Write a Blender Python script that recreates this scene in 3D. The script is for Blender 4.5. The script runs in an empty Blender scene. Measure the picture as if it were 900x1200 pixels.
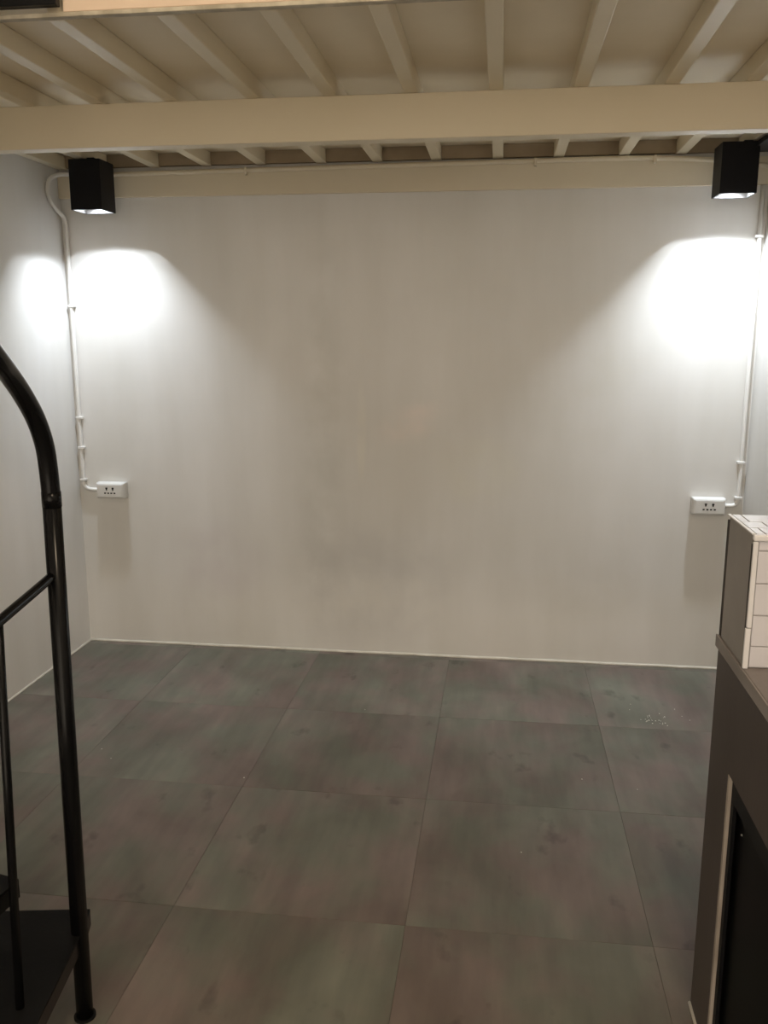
import bpy, bmesh, math, random
from mathutils import Vector, Matrix
random.seed(7)
scene = bpy.context.scene
C = scene.collection

# ------------------------------------------------------------------ camera, world, exposure
F_PX, PITCH, YAW, EYE = 1036.2, 0.1989, 0.1308, 1.6
cam_d = bpy.data.cameras.new('camera')
cam_d.sensor_fit = 'VERTICAL'; cam_d.sensor_height = 24.0
cam_d.lens = F_PX / 1200 * 24.0
cam_d.clip_start = 0.02
cam = bpy.data.objects.new('camera', cam_d); C.objects.link(cam)
cam.location = (0, 0, EYE)
cam.rotation_euler = (math.pi / 2 - PITCH, 0, YAW)
scene.camera = cam

world = bpy.data.worlds.new('world'); scene.world = world
world.use_nodes = True
WB = world.node_tree.nodes['Background']
WB.inputs[0].default_value = (1.0, 0.86, 0.68, 1); WB.inputs[1].default_value = 2.3

SPOT_W = 48.0            # left downlight; the right one is a little stronger
ROOM_LAMP_W = 30.0       # added warm ceiling light, unseen behind the viewer
scene.view_settings.view_transform = 'Standard'
scene.view_settings.look = 'None'
scene.view_settings.gamma = 1.0
scene.view_settings.use_curve_mapping = False
scene.view_settings.exposure = 0.21

# ------------------------------------------------------------------ measured room
D = 4.243                # back wall
XL, XR = -2.134, 1.135   # side walls
YN = -3.6                # near end of what is built
ZJ = 2.369               # joist undersides
ZDECK = 2.429
ZTOP = 4.6

# ------------------------------------------------------------------ helpers
def tag(o, label=None, cat=None, group=None, kind=None):
    if label: o['label'] = label
    if cat: o['category'] = cat
    if group: o['group'] = group
    if kind: o['kind'] = kind
    return o

def empty(name, loc=(0, 0, 0), label=None, cat=None, group=None, kind=None):
    o = bpy.data.objects.new(name, None); C.objects.link(o); o.location = loc
    o.empty_display_size = 0.1
    return tag(o, label, cat, group, kind)

def add_box(bm, x0, x1, y0, y1, z0, z1, bevel=0.0):
    r = bmesh.ops.create_cube(bm, size=1.0)
    vs = r['verts']
    for v in vs:
        v.co = Vector((x0 + (v.co.x + .5) * (x1 - x0), y0 + (v.co.y + .5) * (y1 - y0), z0 + (v.co.z + .5) * (z1 - z0)))
    if bevel > 0:
        es = set()
        for v in vs:
            for e in v.link_edges: es.add(e)
        bmesh.ops.bevel(bm, geom=list(es), offset=bevel, segments=2, affect='EDGES', profile=.5)
    return bm

def box(x0, x1, y0, y1, z0, z1, bevel=0.0):
    return add_box(bmesh.new(), x0, x1, y0, y1, z0, z1, bevel)

def add_tube(bm, pts, r, seg=16, caps=True):
    pts = [Vector(p) for p in pts]
    rs = r if isinstance(r, (list, tuple)) else [r] * len(pts)
    t0 = (pts[1] - pts[0]).normalized()
    ref = Vector((0, 0, 1)) if abs(t0.z) < .9 else Vector((1, 0, 0))
    n = (ref - t0 * ref.dot(t0)).normalized()
    rings = []
    for i, p in enumerate(pts):
        if i == 0: t = t0
        elif i == len(pts) - 1: t = (pts[i] - pts[i - 1]).normalized()
        else: t = ((pts[i + 1] - p).normalized() + (p - pts[i - 1]).normalized()).normalized()
        n = (n - t * n.dot(t)).normalized()
        b = t.cross(n)
        rings.append([bm.verts.new(p + (n * math.cos(2 * math.pi * k / seg) + b * math.sin(2 * math.pi * k / seg)) * rs[i]) for k in range(seg)])
    for a, c in zip(rings, rings[1:]):
        for k in range(seg):
            f = bm.faces.new((a[k], a[(k + 1) % seg], c[(k + 1) % seg], c[k])); f.smooth = True
    if caps:
        bm.faces.new(rings[0][::-1]); bm.faces.new(rings[-1])
    return bm

def tube(pts, r, seg=16): return add_tube(bmesh.new(), pts, r, seg)

def prism(poly, z0, z1, bevel=0.0):
    bm = bmesh.new()
    a = [bm.verts.new((x, y, z0)) for x, y in poly]
    b = [bm.verts.new((x, y, z1)) for x, y in poly]
    n = len(poly)
    bm.faces.new(a[::-1]); bm.faces.new(b)
    for i in range(n): bm.faces.new((a[i], a[(i + 1) % n], b[(i + 1) % n], b[i]))
    if bevel: bmesh.ops.bevel(bm, geom=list(bm.edges), offset=bevel, segments=2, affect='EDGES', profile=.5)
    return bm

def smooth_path(ctrl, n=8):
    """Catmull-Rom through the control points."""
    P = [Vector(p) for p in ctrl]
    P = [P[0] * 2 - P[1]] + P + [P[-1] * 2 - P[-2]]
    out = []
    for i in range(1, len(P) - 2):
        for k in range(n):
            t = k / n
            a, b, c, d = P[i - 1], P[i], P[i + 1], P[i + 2]
            out.append(.5 * ((2 * b) + (c - a) * t + (2 * a - 5 * b + 4 * c - d) * t * t + (3 * b - a - 3 * c + d) * t ** 3))
    out.append(P[-2])
    return out

def obj(name, bm, mat, parent=None, loc=None):
    bmesh.ops.recalc_face_normals(bm, faces=bm.faces)
    me = bpy.data.meshes.new(name); bm.to_mesh(me); bm.free()
    me.materials.append(mat)
    o = bpy.data.objects.new(name, me); C.objects.link(o)
    if parent is not None: o.parent = parent
    if loc is not None: o.location = loc
    return o

# ------------------------------------------------------------------ materials
def mat_new(name):
    m = bpy.data.materials.new(name); m.use_nodes = True
    nt = m.node_tree
    return m, nt, nt.nodes['Principled BSDF']

def N(nt, typ, **kw):
    n = nt.nodes.new(typ)
    for k, v in kw.items(): setattr(n, k, v)
    return n

def paint(name, c1, c2, scale=3.0, rough=.6, bump=.05, bscale=60.0, spec=.3, metallic=0.0, detail=5.0, stretch=(1, 1, 1), contrast=(.35, .7)):
    """two-tone noise paint with a fine relief"""
    m, nt, b = mat_new(name)
    tc = N(nt, 'ShaderNodeTexCoord'); mp = N(nt, 'ShaderNodeMapping'); mp.inputs['Scale'].default_value = stretch
    nt.links.new(tc.outputs['Object'], mp.inputs[0])
    no = N(nt, 'ShaderNodeTexNoise'); no.inputs['Scale'].default_value = scale; no.inputs['Detail'].default_value = detail
    nt.links.new(mp.outputs[0], no.inputs['Vector'])
    cr = N(nt, 'ShaderNodeValToRGB')
    cr.color_ramp.elements[0].position = contrast[0]; cr.color_ramp.elements[1].position = contrast[1]
    cr.color_ramp.elements[0].color = (*c1, 1); cr.color_ramp.elements[1].color = (*c2, 1)
    nt.links.new(no.outputs['Fac'], cr.inputs[0]); nt.links.new(cr.outputs[0], b.inputs['Base Color'])
    b.inputs['Roughness'].default_value = rough
    b.inputs['Specular IOR Level'].default_value = spec
    b.inputs['Metallic'].default_value = metallic
    if bump > 0:
        n2 = N(nt, 'ShaderNodeTexNoise'); n2.inputs['Scale'].default_value = bscale; n2.inputs['Detail'].default_value = 4
        nt.links.new(mp.outputs[0], n2.inputs['Vector'])
        bp = N(nt, 'ShaderNodeBump'); bp.inputs['Strength'].default_value = bump; bp.inputs['Distance'].default_value = .01
        nt.links.new(n2.outputs['Fac'], bp.inputs['Height']); nt.links.new(bp.outputs[0], b.inputs['Normal'])
    return m

def wall_material():
    """white emulsion over uneven plaster: broad warm and cool blotches, faint vertical roller streaks"""
    m, nt, b = mat_new('wall_paint')
    tc = N(nt, 'ShaderNodeTexCoord')
    n1 = N(nt, 'ShaderNodeTexNoise'); n1.inputs['Scale'].default_value = 1.3; n1.inputs['Detail'].default_value = 4
    nt.links.new(tc.outputs['Object'], n1.inputs['Vector'])
    cr = N(nt, 'ShaderNodeValToRGB'); e = cr.color_ramp.elements
    e[0].position = .36; e[0].color = (.775, .762, .735, 1)
    e[1].position = .66; e[1].color = (.83, .818, .805, 1)
    nt.links.new(n1.outputs['Fac'], cr.inputs[0])
    mp = N(nt, 'ShaderNodeMapping'); mp.inputs['Scale'].default_value = (5.0, 5.0, .8)
    nt.links.new(tc.outputs['Object'], mp.inputs[0])
    n2 = N(nt, 'ShaderNodeTexNoise'); n2.inputs['Scale'].default_value = 1.0; n2.inputs['Detail'].default_value = 3
    nt.links.new(mp.outputs[0], n2.inputs['Vector'])
    c2 = N(nt, 'ShaderNodeValToRGB'); c2.color_ramp.elements[0].position = .3; c2.color_ramp.elements[1].position = .7
    c2.color_ramp.elements[0].color = (.92, .915, .90, 1); c2.color_ramp.elements[1].color = (1, 1, 1, 1)
    nt.links.new(n2.outputs['Fac'], c2.inputs[0])
    mx = N(nt, 'ShaderNodeMixRGB', blend_type='MULTIPLY'); mx.inputs[0].default_value = 1
    nt.links.new(cr.outputs[0], mx.inputs[1]); nt.links.new(c2.outputs[0], mx.inputs[2])
    last = mx
    wn = N(nt, 'ShaderNodeTexNoise'); wn.inputs['Scale'].default_value = 4.5; wn.inputs['Detail'].default_value = 5
    nt.links.new(tc.outputs['Object'], wn.inputs['Vector'])
    wr = N(nt, 'ShaderNodeMapRange'); wr.inputs['From Min'].default_value = .35; wr.inputs['From Max'].default_value = .62
    nt.links.new(wn.outputs['Fac'], wr.inputs['Value'])
    for (px_, pz_, rx, rz, ang, col, amt) in (
            (-.42, 1.18, .24, .11, -.35, (1.10, 1.035, 1.02), 1.0),      # pale pinkish patch
            (-.67, 1.14, .035, .33, 0, (1.07, 1.06, 1.03), .9),         # vertical trowel mark
            (-.10, .95, .25, .22, 0, (1.03, 1.03, .97), .8),
            (-.86, 1.15, .16, 1.25, .03, (.88, .88, .86), .8),          # tall darker band
            (-1.42, .45, .35, .3, 0, (.95, .93, .95), .8),
            (.35, 1.45, .4, .5, .2, (.96, .955, .93), .8),
            (.45, .35, .5, .22, 0, (.95, .945, .93), .8), (-.62, .35, .55, .45, 0, (.90, .90, .91), .9)):
        mp2 = N(nt, 'ShaderNodeMapping', vector_type='TEXTURE')
        mp2.inputs['Location'].default_value = (px_, D, pz_); mp2.inputs['Rotation'].default_value = (0, ang, 0); mp2.inputs['Scale'].default_value = (rx, .5, rz)
        nt.links.new(tc.outputs['Object'], mp2.inputs[0])
        gr = N(nt, 'ShaderNodeTexGradient', gradient_type='SPHERICAL'); nt.links.new(mp2.outputs[0], gr.inputs[0])
        sm = N(nt, 'ShaderNodeMapRange', interpolation_type='SMOOTHSTEP'); sm.inputs['From Max'].default_value = .7
        nt.links.new(gr.outputs['Fac'], sm.inputs['Value'])
        ml = N(nt, 'ShaderNodeMath', operation='MULTIPLY'); nt.links.new(sm.outputs[0], ml.inputs[0]); nt.links.new(wr.outputs[0], ml.inputs[1])
        m2 = N(nt, 'ShaderNodeMath', operation='MULTIPLY'); m2.inputs[1].default_value = amt; nt.links.new(ml.outputs[0], m2.inputs[0])
        mm = N(nt, 'ShaderNodeMixRGB', blend_type='MULTIPLY'); mm.inputs[2].default_value = (*col, 1)
        nt.links.new(m2.outputs[0], mm.inputs[0]); nt.links.new(last.outputs[0], mm.inputs[1]); last = mm
    nt.links.new(last.outputs[0], b.inputs['Base Color'])
    b.inputs['Roughness'].default_value = .55; b.inputs['Specular IOR Level'].default_value = .25
    n3 = N(nt, 'ShaderNodeTexNoise'); n3.inputs['Scale'].default_value = 7; n3.inputs['Detail'].default_value = 6
    nt.links.new(tc.outputs['Object'], n3.inputs['Vector'])
    bp = N(nt, 'ShaderNodeBump'); bp.inputs['Strength'].default_value = .12; bp.inputs['Distance'].default_value = .012
    nt.links.new(n3.outputs['Fac'], bp.inputs['Height']); nt.links.new(bp.outputs[0], b.inputs['Normal'])
    return m

def tile_material():
    """cement-look porcelain: cloudy grey-brown with greenish and pinkish drifts, brushed streaks, dark scuffs; each tile its own offset"""
    m, nt, b = mat_new('cement_tile')
    tc = N(nt, 'ShaderNodeTexCoord'); oi = N(nt, 'ShaderNodeObjectInfo')
    mul = N(nt, 'ShaderNodeVectorMath', operation='SCALE'); mul.inputs[0].default_value = (37, 53, 11)
    nt.links.new(oi.outputs['Random'], mul.inputs['Scale'])
    add = N(nt, 'ShaderNodeVectorMath', operation='ADD')
    nt.links.new(tc.outputs['Object'], add.inputs[0]); nt.links.new(mul.outputs[0], add.inputs[1])
    def noise(scale, detail, stretch, rot=0.0, dist=0.0):
        mp = N(nt, 'ShaderNodeMapping'); mp.inputs['Scale'].default_value = stretch; mp.inputs['Rotation'].default_value = (0, 0, rot)
        nt.links.new(add.outputs[0], mp.inputs[0])
        n = N(nt, 'ShaderNodeTexNoise'); n.inputs['Scale'].default_value = scale; n.inputs['Detail'].default_value = detail
        n.inputs['Distortion'].default_value = dist
        nt.links.new(mp.outputs[0], n.inputs['Vector']); return n
    def ramp(n, p0, c0, p1, c1):
        r = N(nt, 'ShaderNodeValToRGB'); r.color_ramp.elements[0].position = p0; r.color_ramp.elements[1].position = p1
        r.color_ramp.elements[0].color = (*c0, 1); r.color_ramp.elements[1].color = (*c1, 1)
        nt.links.new(n.outputs['Fac'], r.inputs[0]); return r
    def mix(a, bb, mode, fac):
        x = N(nt, 'ShaderNodeMixRGB', blend_type=mode); x.inputs[0].default_value = fac
        nt.links.new(a.outputs[0], x.inputs[1]); nt.links.new(bb.outputs[0], x.inputs[2]); return x
    cloud = ramp(noise(3.2, 6, (1, .7, 1), .5, .4), .33, (.135, .118, .102), .68, (.205, .184, .164))
    hue = ramp(noise(4.5, 3, (1, .8, 1), 1.1), .38, (.93, 1.05, .95), .62, (1.07, .96, .95))
    streak = ramp(noise(9, 5, (2.4, .35, 1), .45), .3, (.84, .84, .85), .7, (1.1, 1.1, 1.09))
    scuff = ramp(noise(6, 4, (1.6, 1, 1), .2), .27, (.62, .62, .62), .36, (1, 1, 1))
    x = mix(cloud, hue, 'MULTIPLY', 1); x = mix(x, streak, 'MULTIPLY', .8); x = mix(x, scuff, 'MULTIPLY', .8)
    tint = N(nt, 'ShaderNodeMapRange'); tint.inputs['To Min'].default_value = .94; tint.inputs['To Max'].default_value = 1.06
    nt.links.new(oi.outputs['Random'], tint.inputs['Value'])
    sc = N(nt, 'ShaderNodeVectorMath', operation='SCALE')
    nt.links.new(x.outputs[0], sc.inputs[0]); nt.links.new(tint.outputs[0], sc.inputs['Scale'])
    nt.links.new(sc.outputs[0], b.inputs['Base Color'])
    b.inputs['Roughness'].default_value = .62; b.inputs['Specular IOR Level'].default_value = .3
    n3 = noise(30, 4, (1, 1, 1))
    bp = N(nt, 'ShaderNodeBump'); bp.inputs['Strength'].default_value = .08; bp.inputs['Distance'].default_value = .004
    nt.links.new(n3.outputs['Fac'], bp.inputs['Height']); nt.links.new(bp.outputs[0], b.inputs['Normal'])
    return m

def emit(name, col, s):
    m, nt, b = mat_new(name)
    b.inputs['Base Color'].default_value = (*col, 1)
    b.inputs['Emission Color'].default_value = (*col, 1); b.inputs['Emission Strength'].default_value = s
    return m

M = dict(
    wall=wall_material(), tile=tile_material(),
    grout=paint('grout', (.15, .135, .12), (.19, .17, .15), 30, .9),
    cream=paint('cream_gloss', (.74, .655, .485), (.79, .70, .535), 2.0, .42, .04, 40, .4),
    ledger=paint('ledger_paint', (.76, .68, .53), (.80, .72, .575), 2.0, .5, .04, 40, .35),
    deck=paint('deck_underside', (.82, .72, .545), (.88, .785, .61), 3.0, .55, .06, 30, .3),
    blocking=paint('brown_blocking', (.30, .235, .16), (.40, .32, .225), 6, .8, .1, 60),  # dark brown boards closing the far joist bays
    peach=paint('warm_lit_board', (.80, .625, .48), (.85, .68, .53), 4.0, .6, .04, 50),  # peach tint of warm light put into the board colour
    trim=paint('rough_cream_trim', (.42, .37, .28), (.66, .60, .48), 22, .7, .12, 80),
    caulk=paint('caulk', (.60, .57, .50), (.72, .69, .62), 16, .6, .1, 60),
    black=paint('black_metal', (.005, .005, .0055), (.007, .007, .0075), 6, .2, .0, 90, .16),
    lamp_black=paint('lamp_black', (.007, .007, .0085), (.010, .010, .012), 6, .5, .02, 120, .16),
    tread=paint('tread_black', (.007, .007, .0072), (.011, .011, .0112), 5, .6, .1, 50, .08),
    pvc=paint('white_conduit', (.80, .785, .75), (.84, .825, .80), 8, .4, .02, 80, .4),
    socket=paint('socket_plastic', (.72, .71, .68), (.76, .75, .73), 8, .35, .0, 80, .45),
    hole=paint('socket_hole', (.012, .012, .012), (.02, .02, .02), 8, .8, 0),
    panel=paint('dark_laminate', (.066, .052, .045), (.092, .074, .066), 3, .5, .03, 70, .35, stretch=(1, 1, .4)),
    endpanel=paint('grey_end_panel', (.29, .275, .255), (.36, .335, .32), 4, .55, .03, 60, .3),
    brown=paint('brown_edge', (.022, .015, .011), (.034, .024, .018), 6, .6, .03),
    worktop=paint('worktop_laminate', (.185, .160, .150), (.235, .205, .195), 6, .4, .03, 90, .4),
    edgeband=paint('worktop_edge', (.24, .215, .200), (.32, .29, .275), 14, .5, .04, 90, .35, stretch=(1, .3, 1)),
    whitetile=paint('white_glazed_tile', (.68, .67, .72), (.74, .73, .78), 7, .18, .0, 60, .5),
    whitegrout=paint('tile_grout', (.42, .40, .41), (.48, .46, .47), 20, .8),
    whitetrim=paint('white_trim', (.78, .775, .80), (.83, .825, .85), 6, .25, 0, 60, .5),
    rawedge=paint('raw_board_edge', (.30, .255, .21), (.52, .46, .40), 18, .8, .2, 60, stretch=(1, 1, .25)),
    cavity_dark=paint('cavity_black', (.002, .002, .0022), (.003, .003, .0032), 3, .3, 0, 60, .03),
    frame=paint('dark_frame', (.008, .008, .009), (.012, .012, .013), 5, .5, .02, 80, .12),
    steel=paint('screw_steel', (.30, .30, .30), (.4, .4, .4), 8, .35, 0, 60, .5, metallic=.8),
    chip=paint('paint_chip', (.6, .57, .5), (.75, .72, .66), 40, .8, 0),
    lining=paint('added_lamp_lining', (.14, .14, .14), (.16, .16, .16), 6, .6, 0),
    bulb=emit('lamp_emitter', (1.0, .98, .95), 60.0),
    warm=emit('warm_diffuser', (1.0, .84, .62), 4.0),
)

# ------------------------------------------------------------------ floor and tiles
floor = tag(obj('floor', box(XL, XR, YN, D, -.12, -.003), M['grout']),
            'cement-grey tiled floor running up to the white walls', 'floor', kind='structure')
PX, PY, X0, Y0 = .664, .682, -.2245, 2.155
tile_mesh = {}
j = .0003
for i in range(-4, 4):
    for k in range(-9, 5):
        x0, x1 = max(X0 + i * PX, XL), min(X0 + (i + 1) * PX, XR)
        y0, y1 = max(Y0 + k * PY, YN), min(Y0 + (k + 1) * PY, D)
        if x1 - x0 < .02 or y1 - y0 < .02: continue
        w, d = x1 - x0 - 2 * j, y1 - y0 - 2 * j
        key = (round(w, 4), round(d, 4))
        if key not in tile_mesh:
            bm = box(-w / 2, w / 2, -d / 2, d / 2, -.012, 0)
            es = [e for e in bm.edges if all(v.co.z > -.001 for v in e.verts)]
            bmesh.ops.bevel(bm, geom=es, offset=.0007, segments=1, affect='EDGES')
            bmesh.ops.recalc_face_normals(bm, faces=bm.faces)
            me = bpy.data.meshes.new('floor_tile'); bm.to_mesh(me); bm.free(); me.materials.append(M['tile'])
            tile_mesh[key] = me
        t = bpy.data.objects.new('floor_tile', tile_mesh[key]); C.objects.link(t); t.parent = floor
        t.location = ((x0 + x1) / 2, (y0 + y1) / 2, random.uniform(-.0004, .0004))

# ------------------------------------------------------------------ walls
tag(obj('wall_back', box(XL - .12, XR + .12, D, D + .12, -.12, ZTOP), M['wall']),
    'white painted back wall washed by two downlights', 'wall', kind='structure')
tag(obj('wall_left', box(XL - .12, XL, YN, D, -.12, ZTOP), M['wall']),
    'white painted left wall beside the black stair', 'wall', kind='structure')
tag(obj('wall_right', box(XR, XR + .12, YN, D, -.12, ZTOP), M['wall']),
    'white painted right wall behind the counter', 'wall', kind='structure')
tag(obj('ceiling', box(XL - .12, XR + .12, YN, D + .12, ZTOP, ZTOP + .1), M['wall']),
    'white painted upper ceiling high above the loft', 'ceiling', kind='structure')
def bead(pts, r):
    return tube(pts, r, 8)
def wavy(a, b, n, amp):
    a, b = Vector(a), Vector(b)
    return [a.lerp(b, i / n) + Vector((random.uniform(-amp, amp), random.uniform(-amp, amp), random.uniform(-amp, amp))) for i in range(n + 1)]
tag(obj('baseboard_back', bead(wavy((XL, D, .003), (XR, D, .003), 40, .0012), .008), M['caulk']),
    'thin white caulk bead along the foot of the back wall', 'trim', kind='structure')
tag(obj('baseboard_left', bead(wavy((XL, .8, .002), (XL, D, .002), 40, .001), .006), M['caulk']),
    'thin white caulk bead along the foot of the left wall', 'trim', kind='structure')

# ------------------------------------------------------------------ loft: deck, joists, beam, ledger, fascia
YF = 2.285               # front edge of the loft
deck = tag(obj('loft_deck', box(XL, XR, YF, D, ZDECK, ZDECK + .03), M['deck']),
           'cream painted loft deck seen from below on its joists', 'loft', kind='structure')
JW = .046
JX = [-2.108, -1.90, -1.645, -1.392, -1.130, -.847, -.586, -.317, -.041, .227, .507, .752, 1.01]
def joist_bm():
    return box(-JW / 2, JW / 2, YF + .001, D - .001, 0, ZDECK - ZJ - .0005, .003)
j0 = None
for x in JX:
    if j0 is None:
        j0 = o = obj('joist', joist_bm(), M['cream'], deck)
    else:
        o = j0.copy(); C.objects.link(o); o.parent = deck
    o.location = (x, 0, ZJ)
for a, b in zip(JX, JX[1:]):
    obj('blocking', box(a + JW / 2 + .0004, b - JW / 2 - .0004, D - .028, D - .001, ZJ + .003, ZDECK - .0006, .001), M['blocking'], deck)
tag(obj('support_beam', box(XL, XR, 3.075, 3.14, 2.228, ZJ - .0005, .003), M['cream']),
    'long cream painted beam carrying the loft joists across the room', 'beam', kind='structure')
tag(obj('wall_ledger', box(XL + .001, XR - .001, D - .022, D - .0005, 2.236, 2.352, .002), M['ledger']),
    'cream painted ledger board fixed along the top of the back wall', 'ledger', kind='structure')
fas = empty('loft_fascia', (0, YF, ZJ), 'board tinted peach by painted-in warm light and rough cream strip edging the front of the loft', 'fascia', kind='structure')
obj('edge_strip', box(XL, XR, -.0235, 0, 0, .0105, .002), M['trim'], fas)
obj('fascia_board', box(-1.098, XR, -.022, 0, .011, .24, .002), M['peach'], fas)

# ------------------------------------------------------------------ black stair on the left
PB, PT = Vector((-.948, 1.726, 0)), Vector((-.934, 1.726, 1.27))
stair = empty('spiral_staircase', (PB.x, PB.y, 0), 'black steel spiral staircase with curved tube handrail at the left', 'staircase')
SL = Vector((PB.x, PB.y, 0))
def sloc(p): return Vector(p) - SL
SC = Vector((-1.60, 1.66, 0))
def rot(p, a, s=1.0):
    d = (Vector((p[0], p[1], 0)) - SC) * s
    c, q = math.cos(a), math.sin(a)
    return (SC.x + d.x * c - d.y * q, SC.y + d.x * q + d.y * c)
T1 = [(-.958, 1.806), (-.944, 1.756), (-.900, 1.443), (-.925, 1.36), (-1.56, 1.60), (-1.585, 1.70)]
STEP, RISE, Z1 = math.radians(-23), .252, .23
NT = 9
def rel(poly): return [(x - SL.x, y - SL.y) for x, y in poly]
for k in range(NT):
    s = 1.0 if k == 0 else .965
    poly = rel([rot(p, STEP * k, s) for p in T1])
    z = Z1 + RISE * k
    tr = obj('tread', prism(poly, z - .006, z), M['tread'], stair)
    edge = bmesh.new()
    n = len(poly)
    for i in range(n):                       # folded lip round the plate
        a, b = Vector((*poly[i], 0)), Vector((*poly[(i + 1) % n], 0))
        t = (b - a).normalized(); nn = Vector((t.y, -t.x, 0)) * .004
        vs = [edge.verts.new(v) for v in (a + Vector((0, 0, z - .042)), b + Vector((0, 0, z - .042)), b + Vector((0, 0, z - .0005)), a + Vector((0, 0, z - .0005)),
                                          a + nn + Vector((0, 0, z - .042)), b + nn + Vector((0, 0, z - .042)), b + nn + Vector((0, 0, z - .0005)), a + nn + Vector((0, 0, z - .0005)))]
        for q in ((0, 1, 2, 3), (7, 6, 5, 4), (0, 4, 5, 1), (3, 2, 6, 7), (0, 3, 7, 4), (1, 5, 6, 2)):
            edge.faces.new([vs[m] for m in q])
    obj('tread_lip', edge, M['black'], tr)
obj('center_pole', tube([sloc((SC.x, SC.y, 0)), sloc((SC.x, SC.y, 3.3))], .045, 20), M['black'], stair)
obj('newel_post', tube([sloc(PB), sloc(PT)], .0195, 20), M['black'], stair)
obj('base_plate', tube([sloc(PB), sloc(PB + Vector((0, 0, .005)))], .0255, 20), M['tread'], stair)
obj('rail_collar', tube([sloc(PT + Vector((0, 0, -.028))), sloc(PT + Vector((0, 0, .004)))], .0204, 20), M['black'], stair)
def circ(a, z, r=.655):
    return (SC.x + r * math.cos(math.radians(a)), SC.y + r * math.sin(math.radians(a)), z)
rail = [(-.934, 1.726, 1.262), (-.935, 1.724, 1.321), (-.935, 1.715, 1.376), (-.936, 1.690, 1.431), (-.931, 1.640, 1.482),
        (-.917, 1.570, 1.527), (-.896, 1.49, 1.565), (-.885, 1.38, 1.64), (-.93, 1.22, 1.80), circ(-60, 2.02), circ(-78, 2.22), circ(-96, 2.45), circ(-119, 2.70), circ(-142, 2.95), circ(-165, 3.2)]
obj('handrail', tube([sloc(p) for p in smooth_path(rail, 6)], .0195, 18), M['black'], stair)
obj('mid_rail', tube([sloc(p) for p in smooth_path([(-.940, 1.722, 1.094), (-.9375, 1.63, 1.0815), (-.9335, 1.49, 1.0640), (-.931, 1.40, 1.0535)], 3)], .0105, 12), M['black'], stair)
bal = [((-.957, 1.483, Z1 - .01), (-.938, 1.5, 1.075))]
for k in range(2, 8):
    p = rot((-.957, 1.70), STEP * k, .97)
    bal.append(((p[0], p[1], Z1 + RISE * (k - 1) + .03), (p[0], p[1], 1.30 + RISE * (k - 1) + .06)))
for a, b in bal:
    obj('baluster', tube([sloc(a), sloc(b)], .0088, 12), M['black'], stair)
obj('landing', box(-2.10 - SL.x, -1.100 - SL.x, YF - .055 - SL.y, YF - .0305 - SL.y, ZJ + .018, ZJ + .20, .002), M['black'], stair)
ld = obj('landing_plate', box(-2.10 - SL.x, -1.60 - SL.x, 1.62 - SL.y, YF - .056 - SL.y, ZJ + .10, ZJ + .13, .002), M['tread'], stair)

# ------------------------------------------------------------------ counter
CX, CY = .495, 1.955     # room-side face and far end
CN = -.35                # near end (behind the viewer)
ZC = .945
counter = empty('kitchen_counter', (CX, CY, 0), 'dark laminate counter with grey worktop along the right wall', 'counter')
CL = Vector((CX, CY, 0))
def cbox(x0, x1, y0, y1, z0, z1, bv=0.0): return box(x0 - CL.x, x1 - CL.x, y0 - CL.y, y1 - CL.y, z0, z1, bv)
OY0, OY1, OZ = 1.14, 1.792, .693        # opening in the side panel
pt = .02
sp = bmesh.new()                        # one board with the opening cut out: two stiles and a head
def pq(*q): return [(y - CL.y, z) for y, z in q]
outl = pq((CN, .004), (CN, .915), (CY, .915), (CY, .004), (OY1, .004), (OY1, OZ), (OY0, OZ), (OY0, .004))
fa = [sp.verts.new((0, y, z)) for y, z in outl]; fb_ = [sp.verts.new((pt, y, z)) for y, z in outl]
sp.faces.new(fa); sp.faces.new(fb_[::-1])
for i in range(8): sp.faces.new((fa[i], fb_[i], fb_[(i + 1) % 8], fa[(i + 1) % 8]))
obj('side_panel', sp, M['panel'], counter)
obj('end_panel', cbox(CX + pt, XR - .002, CY - pt, CY, .004, .915, .001), M['panel'], counter)
obj('carcass_back', cbox(CX + .46, CX + .48, CN, CY - pt, .004, .915), M['panel'], counter)
obj('worktop', cbox(CX - .002, XR - .002, CN, CY + .004, .9155, ZC, .002), M['worktop'], counter)
obj('edge_band', cbox(CX - .006, CX - .0022, CN, CY + .006, .917, ZC - .0005, .001), M['edgeband'], counter)
obj('edge_strip', cbox(CX - .0015, CX + pt, OY1 - .013, OY1 - .0002, .05, OZ), M['rawedge'], counter)
obj('base_bead', bead([Vector(p) - CL for p in wavy((CX - .001, CN, .003), (CX - .001, CY, .003), 30, .0008)], .005), M['caulk'], counter)  # thin pale bead along the counter foot
cavity = obj('cavity_panel', cbox(CX + .016, CX + .03, OY0 + .002, OY1 - .0135, .06, OZ - .002, .001), M['cavity_dark'], counter)  # near-black panel standing in for the dark cavity
fr = bmesh.new()
def fbox(*a): add_box(fr, a[0] - CL.x, a[1] - CL.x, a[2] - CL.y, a[3] - CL.y, a[4], a[5], .001)
fy0, fy1, fz0, fz1, fw = OY0 + .004, OY1 - .017, .062, OZ - .006, .042
fbox(CX + .004, CX + .0118, fy0, fy1, fz1 - fw, fz1)
fbox(CX + .004, CX + .0118, fy0, fy1, fz0, fz0 + fw)
fbox(CX + .004, CX + .0118, fy1 - .020, fy1, fz0 + fw, fz1 - fw)
fbox(CX + .004, CX + .0118, fy0, fy0 + .020, fz0 + fw, fz1 - fw)
obj('opening_frame', fr, M['frame'], cavity)
obj('screw', tube([Vector((CX + .012, 1.715, .600)) - CL, Vector((CX + .0162, 1.715, .600)) - CL], .0025, 12), M['steel'], cavity)
obj('plinth', cbox(CX + .004, CX + .03, OY0, OY1, .004, .06), M['panel'], counter)

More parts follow.
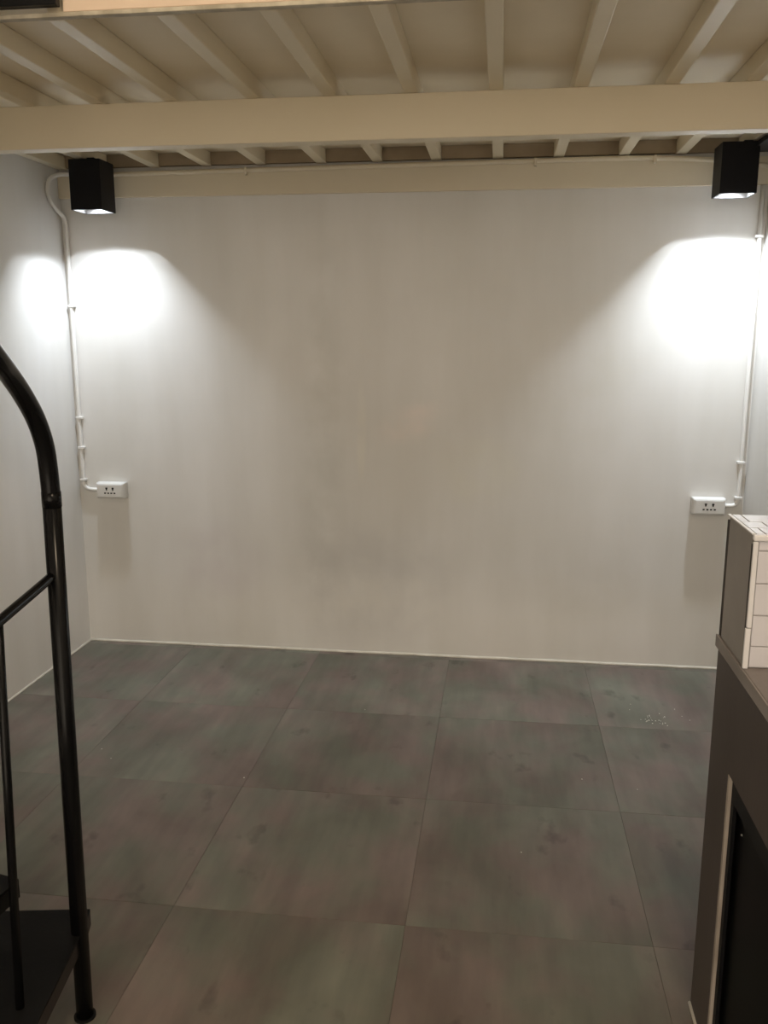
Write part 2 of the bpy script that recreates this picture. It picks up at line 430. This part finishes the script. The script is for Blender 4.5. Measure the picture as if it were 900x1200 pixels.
# ------------------------------------------------------------------ tiled half wall on the counter
HY0, HY1, HZ = 1.752, 1.937, 1.218
hw = empty('tiled_half_wall', (CX, HY0, ZC), 'white tiled half wall with grey end standing on the counter', 'half wall')
HL = Vector((CX, HY0, ZC))
def hbox(x0, x1, y0, y1, z0, z1, bv=0.0): return box(x0 - HL.x, x1 - HL.x, y0 - HL.y, y1 - HL.y, z0 - HL.z, z1 - HL.z, bv)
z0 = ZC + .0006
obj('core', hbox(CX + .004, XR - .003, HY0 + .0016, HY1, z0, HZ - .0030), M['whitegrout'], hw)
obj('end_panel', hbox(CX - .001, CX + .0038, HY0 + .0096, HY1, z0, HZ - .003, .001), M['endpanel'], hw)
obj('back_panel', hbox(CX - .001, XR - .003, HY1 + .0003, HY1 + .019, z0, HZ - .012, .001), M['brown'], hw)
obj('joint_strip', hbox(CX - .0022, CX + .0035, HY0 + .0018, HY0 + .0092, z0, HZ - .02), M['brown'], hw)
obj('corner_trim', hbox(CX - .002, CX + .007, HY0 - .006, HY0 + .0015, z0 + .085, HZ - .0135, .0012), M['whitetrim'], hw)
obj('corner_trim', hbox(CX - .004, CX + .006, HY0 - .007, HY0 + .0015, z0, z0 + .083, .0012), M['whitetrim'], hw)
obj('top_trim', hbox(CX - .002, XR - .003, HY0 - .006, HY0 + .0072, HZ - .0125, HZ - .0001, .003), M['whitetrim'], hw)
obj('top_edge_trim', hbox(CX - .003, CX + .004, HY0 + .0072, HY1 + .016, HZ - .0025, HZ + .001, .001), M['whitetrim'], hw)
rows = [(ZC + .003, .9895), (.992, 1.0535), (1.0565, 1.1185), (1.1215, 1.1845), (1.1875, 1.2045)]
for r, (a, b) in enumerate(rows):            # face tiles in running bond
    x = CX + .0095 - (.066 if r % 2 else 0)
    while x < XR - .01:
        xa, xb = max(x, CX + .0095), min(x + .129, XR - .004)
        if xb - xa > .01: obj('tile', hbox(xa, xb, HY0 - .0012, HY0 + .0015, a, b, .0008), M['whitetile'], hw)
        x += .132
ys = [HY0 + .0085, HY0 + .067, HY0 + .128, HY1 + .016]
for r in range(3):                           # tiles on top
    x = CX + .0055 - (.022 if r % 2 else -.018)
    first = CX + .0055
    cuts = [first]
    while x < XR - .004:
        if x > first + .01: cuts.append(x)
        x += .064
    cuts.append(XR - .004)
    for a, b in zip(cuts, cuts[1:]):
        if b - a > .006: obj('tile', hbox(a + .0012, b - .0012, ys[r] + .0014, ys[r + 1] - .0014, HZ - .0029, HZ - .0003, .0006), M['whitetile'], hw)

# ------------------------------------------------------------------ square downlights
LW, LY0, LZ0, LZ1 = .146, 3.953, 2.147, 2.3685
def downlight(xc, power, label, dz=0.0):
    root = empty('downlight', (xc, LY0 + LW / 2, LZ1), label, 'downlight', 'square black downlights under the loft')
    h, t = LW / 2, .004
    zb, zt = LZ0 - LZ1 + dz, -.010
    bm = bmesh.new()
    add_box(bm, -h, h, -h, -h + t, zb, zt); add_box(bm, -h, h, h - t, h, zb, zt)
    add_box(bm, -h, -h + t, -h + t, h - t, zb, zt); add_box(bm, h - t, h, -h + t, h - t, zb, zt)
    add_box(bm, -h, h, -h, h, zt, zt + .004)
    obj('housing', bm, M['lamp_black'], root)
    S = .074
    lin = bmesh.new(); g, e_ = h - t, .0006
    for q in ((-g, g, g - e_, g), (-g, g, -g, -g + e_), (-g, -g + e_, -g + e_, g - e_), (g - e_, g, -g + e_, g - e_)):
        add_box(lin, *q, zb + .0012, zb + .06)
    obj('added_lining', lin, M['lining'], root)  # lining added to catch the beam as bright crescents
    obj('baffle', box(-h + t, h - t, -h + t, h - t, zb + S + .012, zb + S + .018), M['lamp_black'], root)
    obj('bulb', tube([(0, 0, zb + S + .004), (0, 0, zb + S + .0118)], .024, 24), M['bulb'], root)
    obj('mounting_foot', box(.012, .046, -h + .006, h - .04, zt + .0042, -.0004), M['lamp_black'], root)
    L = bpy.data.lights.new('downlight_beam', 'SPOT'); L.energy = power; L.color = (.84, .92, 1.0)
    L.spot_size = math.radians(104); L.spot_blend = .85; L.shadow_soft_size = .026
    lo = bpy.data.objects.new('downlight_beam', L); C.objects.link(lo); lo.parent = root
    lo.location = (0, 0, zb + S)
    L2 = bpy.data.lights.new('downlight_spill', 'SPOT'); L2.energy = power * .09; L2.color = L.color
    L2.spot_size = math.radians(104); L2.spot_blend = .03; L2.shadow_soft_size = .006
    lo = bpy.data.objects.new('downlight_spill', L2); C.objects.link(lo); lo.parent = root
    lo.location = (0, 0, zb + S)
    return root
downlight(-1.868, SPOT_W, 'square black downlight hanging in the left corner by the conduit bend')
dr = downlight(.938, SPOT_W * 1.45, 'square black downlight with wide mounting plate above the tiled half wall', .016)
obj('mounting_plate', box(.060, XR - .938 - .004, 3.16 - (LY0 + LW / 2), .055, -.0262, -.0058, .002), M['lamp_black'], dr)

# ------------------------------------------------------------------ conduit and sockets
def conduit(name, pts, clips, label, side):
    root = empty(name, tuple(pts[-1]), label, 'conduit', 'white conduit runs to the sockets')
    b = Vector(pts[-1])
    obj('pipe', tube([Vector(p) - b for p in pts], .0095, 14), M['pvc'], root)
    for c in clips:
        x, y, z = c
        obj('clip', box(x - .019 - b.x, x + .015 - b.x, y - .0125 - b.y, D - .0004 - b.y, z - .006 - b.z, z + .006 - b.z, .002) if side > 0 else
            box(x - .015 - b.x, x + .019 - b.x, y - .0125 - b.y, D - .0004 - b.y, z - .006 - b.z, z + .006 - b.z, .002), M['pvc'], root)
    return root
def bend(a, corner, b, n=6):
    a, c, b = Vector(a), Vector(corner), Vector(b)
    return [a * (1 - t) ** 2 + c * 2 * t * (1 - t) + b * t * t for t in [i / n for i in range(n + 1)]]
pxl, pyl = -2.109, D - .0102
left_path = smooth_path([(-2.02, 4.185, 2.335), (-2.085, 4.16, 2.335), (-2.116, 4.12, 2.31), (-2.1225, 4.10, 2.262), (-2.122, 4.115, 2.215), (-2.117, 4.165, 2.178), (-2.109, 4.215, 2.148), (pxl, pyl, 2.10)], 5)
left_path += [Vector((pxl, pyl, z)) for z in (1.8, 1.4, 1.0)] + bend((pxl, pyl, .865), (pxl, pyl, .818), (-2.062, pyl, .818)) + [Vector((-2.026, pyl, .818))]
conduit('electric_conduit', left_path, [(pxl, pyl, z) for z in (1.734, 1.185, 1.033, .868)], 'white conduit dropping down the left corner to its socket', -1)
pxr = XR - .026
right_path = [Vector((pxr, pyl, z)) for z in (2.234, 1.9, 1.4, 1.0)] + bend((pxr, pyl, .862), (pxr, pyl, .812), (1.078, pyl, .812)) + [Vector((1.046, pyl, .812))]
conduit('electric_conduit', right_path, [(pxr, pyl, z) for z in (2.02, 1.016, .850)], 'white conduit dropping down the right corner to its socket', 1)
# pipe running along the ledger top
lp = empty('electric_conduit', (-.5, D - .034, 2.345), 'thin cream conduit run along the ledger top between the downlights', 'conduit')
obj('pipe', tube([Vector(p) - Vector((-.5, D - .034, 2.345)) for p in smooth_path([(-2.012, 4.187, 2.335), (-1.9, D - .034, 2.338), (-1.2, D - .034, 2.343), (0, D - .034, 2.352), (.55, D - .034, 2.354), (.9, D - .034, 2.338), (XR - .02, D - .034, 2.31)], 6)], .0105, 12), M['ledger'], lp)
for x, z in ((.125, 2.3525), (.64, 2.3525), (-1.2, 2.343)):
    obj('clip', box(x - .006 + .5, x + .006 + .5, -.0125, .0115, z - 2.345 - .022, z - 2.345 + .0125, .002), M['ledger'], lp)

def socket(xc, zc, label):
    root = empty('wall_socket', (xc, D, zc), label, 'socket', 'white twin wall sockets')
    w, hgt, dp = .150, .080, .050
    bm = bmesh.new()
    a = [bm.verts.new(v) for v in ((-w / 2, -.0003, -hgt / 2), (w / 2, -.0003, -hgt / 2), (w / 2, -.0003, hgt / 2), (-w / 2, -.0003, hgt / 2))]
    m_ = [bm.verts.new((v.co.x, -.036, v.co.z)) for v in a]
    f = [bm.verts.new((v.co.x * .91, -dp, v.co.z * .84)) for v in a]
    for p, q in ((a, m_), (m_, f)):
        for i in range(4): bm.faces.new((p[i], p[(i + 1) % 4], q[(i + 1) % 4], q[i]))
    bm.faces.new(f); bm.faces.new(a[::-1])
    bmesh.ops.bevel(bm, geom=list(bm.edges), offset=.002, segments=2, affect='EDGES')
    obj('box', bm, M['socket'], root)
    obj('faceplate', box(-.062, .062, -dp - .003, -dp - .0002, -.030, .030, .0012), M['socket'], root)
    for sx in (-1, 1):
        cx = sx * .0165
        hb = bmesh.new()
        add_box(hb, cx - .0034, cx + .0034, -dp - .0042, -dp - .0026, .003, .017)
        add_box(hb, cx - .0052, cx + .0052, -dp - .0042, -dp - .0026, .010, .0165)
        obj('earth_hole', hb, M['hole'], root)
        for q in (-1, 1):
            obj('pin_hole', box(cx + q * .0085 - .0048, cx + q * .0085 + .0048, -dp - .0042, -dp - .0026, -.0155, -.0085, .0004), M['hole'], root)
    return root
socket(-1.952, .820, 'white twin socket box low on the wall in the left corner')
socket(.972, .811, 'white twin socket box beside the tiled half wall')

# ------------------------------------------------------------------ paint flecks on the floor
fb = bmesh.new()
def fleck(x, y, s):
    n = random.randint(4, 6); a0 = random.random() * 6
    lo, hi = [], []
    for i in range(n):
        a = a0 + 2 * math.pi * i / n; r = s * random.uniform(.6, 1.2)
        lo.append(fb.verts.new((x + r * math.cos(a), y + r * math.sin(a), .0006)))
        hi.append(fb.verts.new((x + r * .7 * math.cos(a), y + r * .7 * math.sin(a), .0006 + s * .5)))
    fb.faces.new(hi); fb.faces.new(lo[::-1])
    for i in range(n): fb.faces.new((lo[i], lo[(i + 1) % n], hi[(i + 1) % n], hi[i]))
for _ in range(26): fleck(random.gauss(.665, .028), random.gauss(3.60, .035), random.uniform(.0015, .0038))
for x, y in ((.782, 3.73), (.80, 3.66), (.825, 3.623), (.588, 3.70), (.60, 3.76), (.33, 3.05), (-1.52, 3.05), (-1.45, 2.98), (-1.60, 2.95), (-.9, 2.9), (-.55, 3.55), (.52, 3.0), (.1, 2.55)):
    fleck(x, y, random.uniform(.002, .0035))
tag(obj('paint_flecks', fb, M['chip']), 'scattered white paint flecks on the floor tiles', 'debris', kind='stuff')

# ------------------------------------------------------------------ ceiling light added for warm light from behind the viewer, unseen
cl = empty('added_ceiling_light', (.45, .15, ZTOP), 'added round warm ceiling light, unseen behind the viewer', 'ceiling light')
obj('rim', tube([(0, 0, -.06), (0, 0, -.0005)], .19, 32), M['whitetrim'], cl)
obj('diffuser', tube([(0, 0, -.085), (0, 0, -.0605)], [.165, .18], 32), M['warm'], cl)
AL = bpy.data.lights.new('added_ceiling_lamp', 'AREA'); AL.shape = 'DISK'; AL.size = .33; AL.energy = ROOM_LAMP_W; AL.color = (1.0, .80, .56)
ao = bpy.data.objects.new('added_ceiling_lamp', AL); C.objects.link(ao); ao.parent = cl; ao.location = (0, 0, -.09)
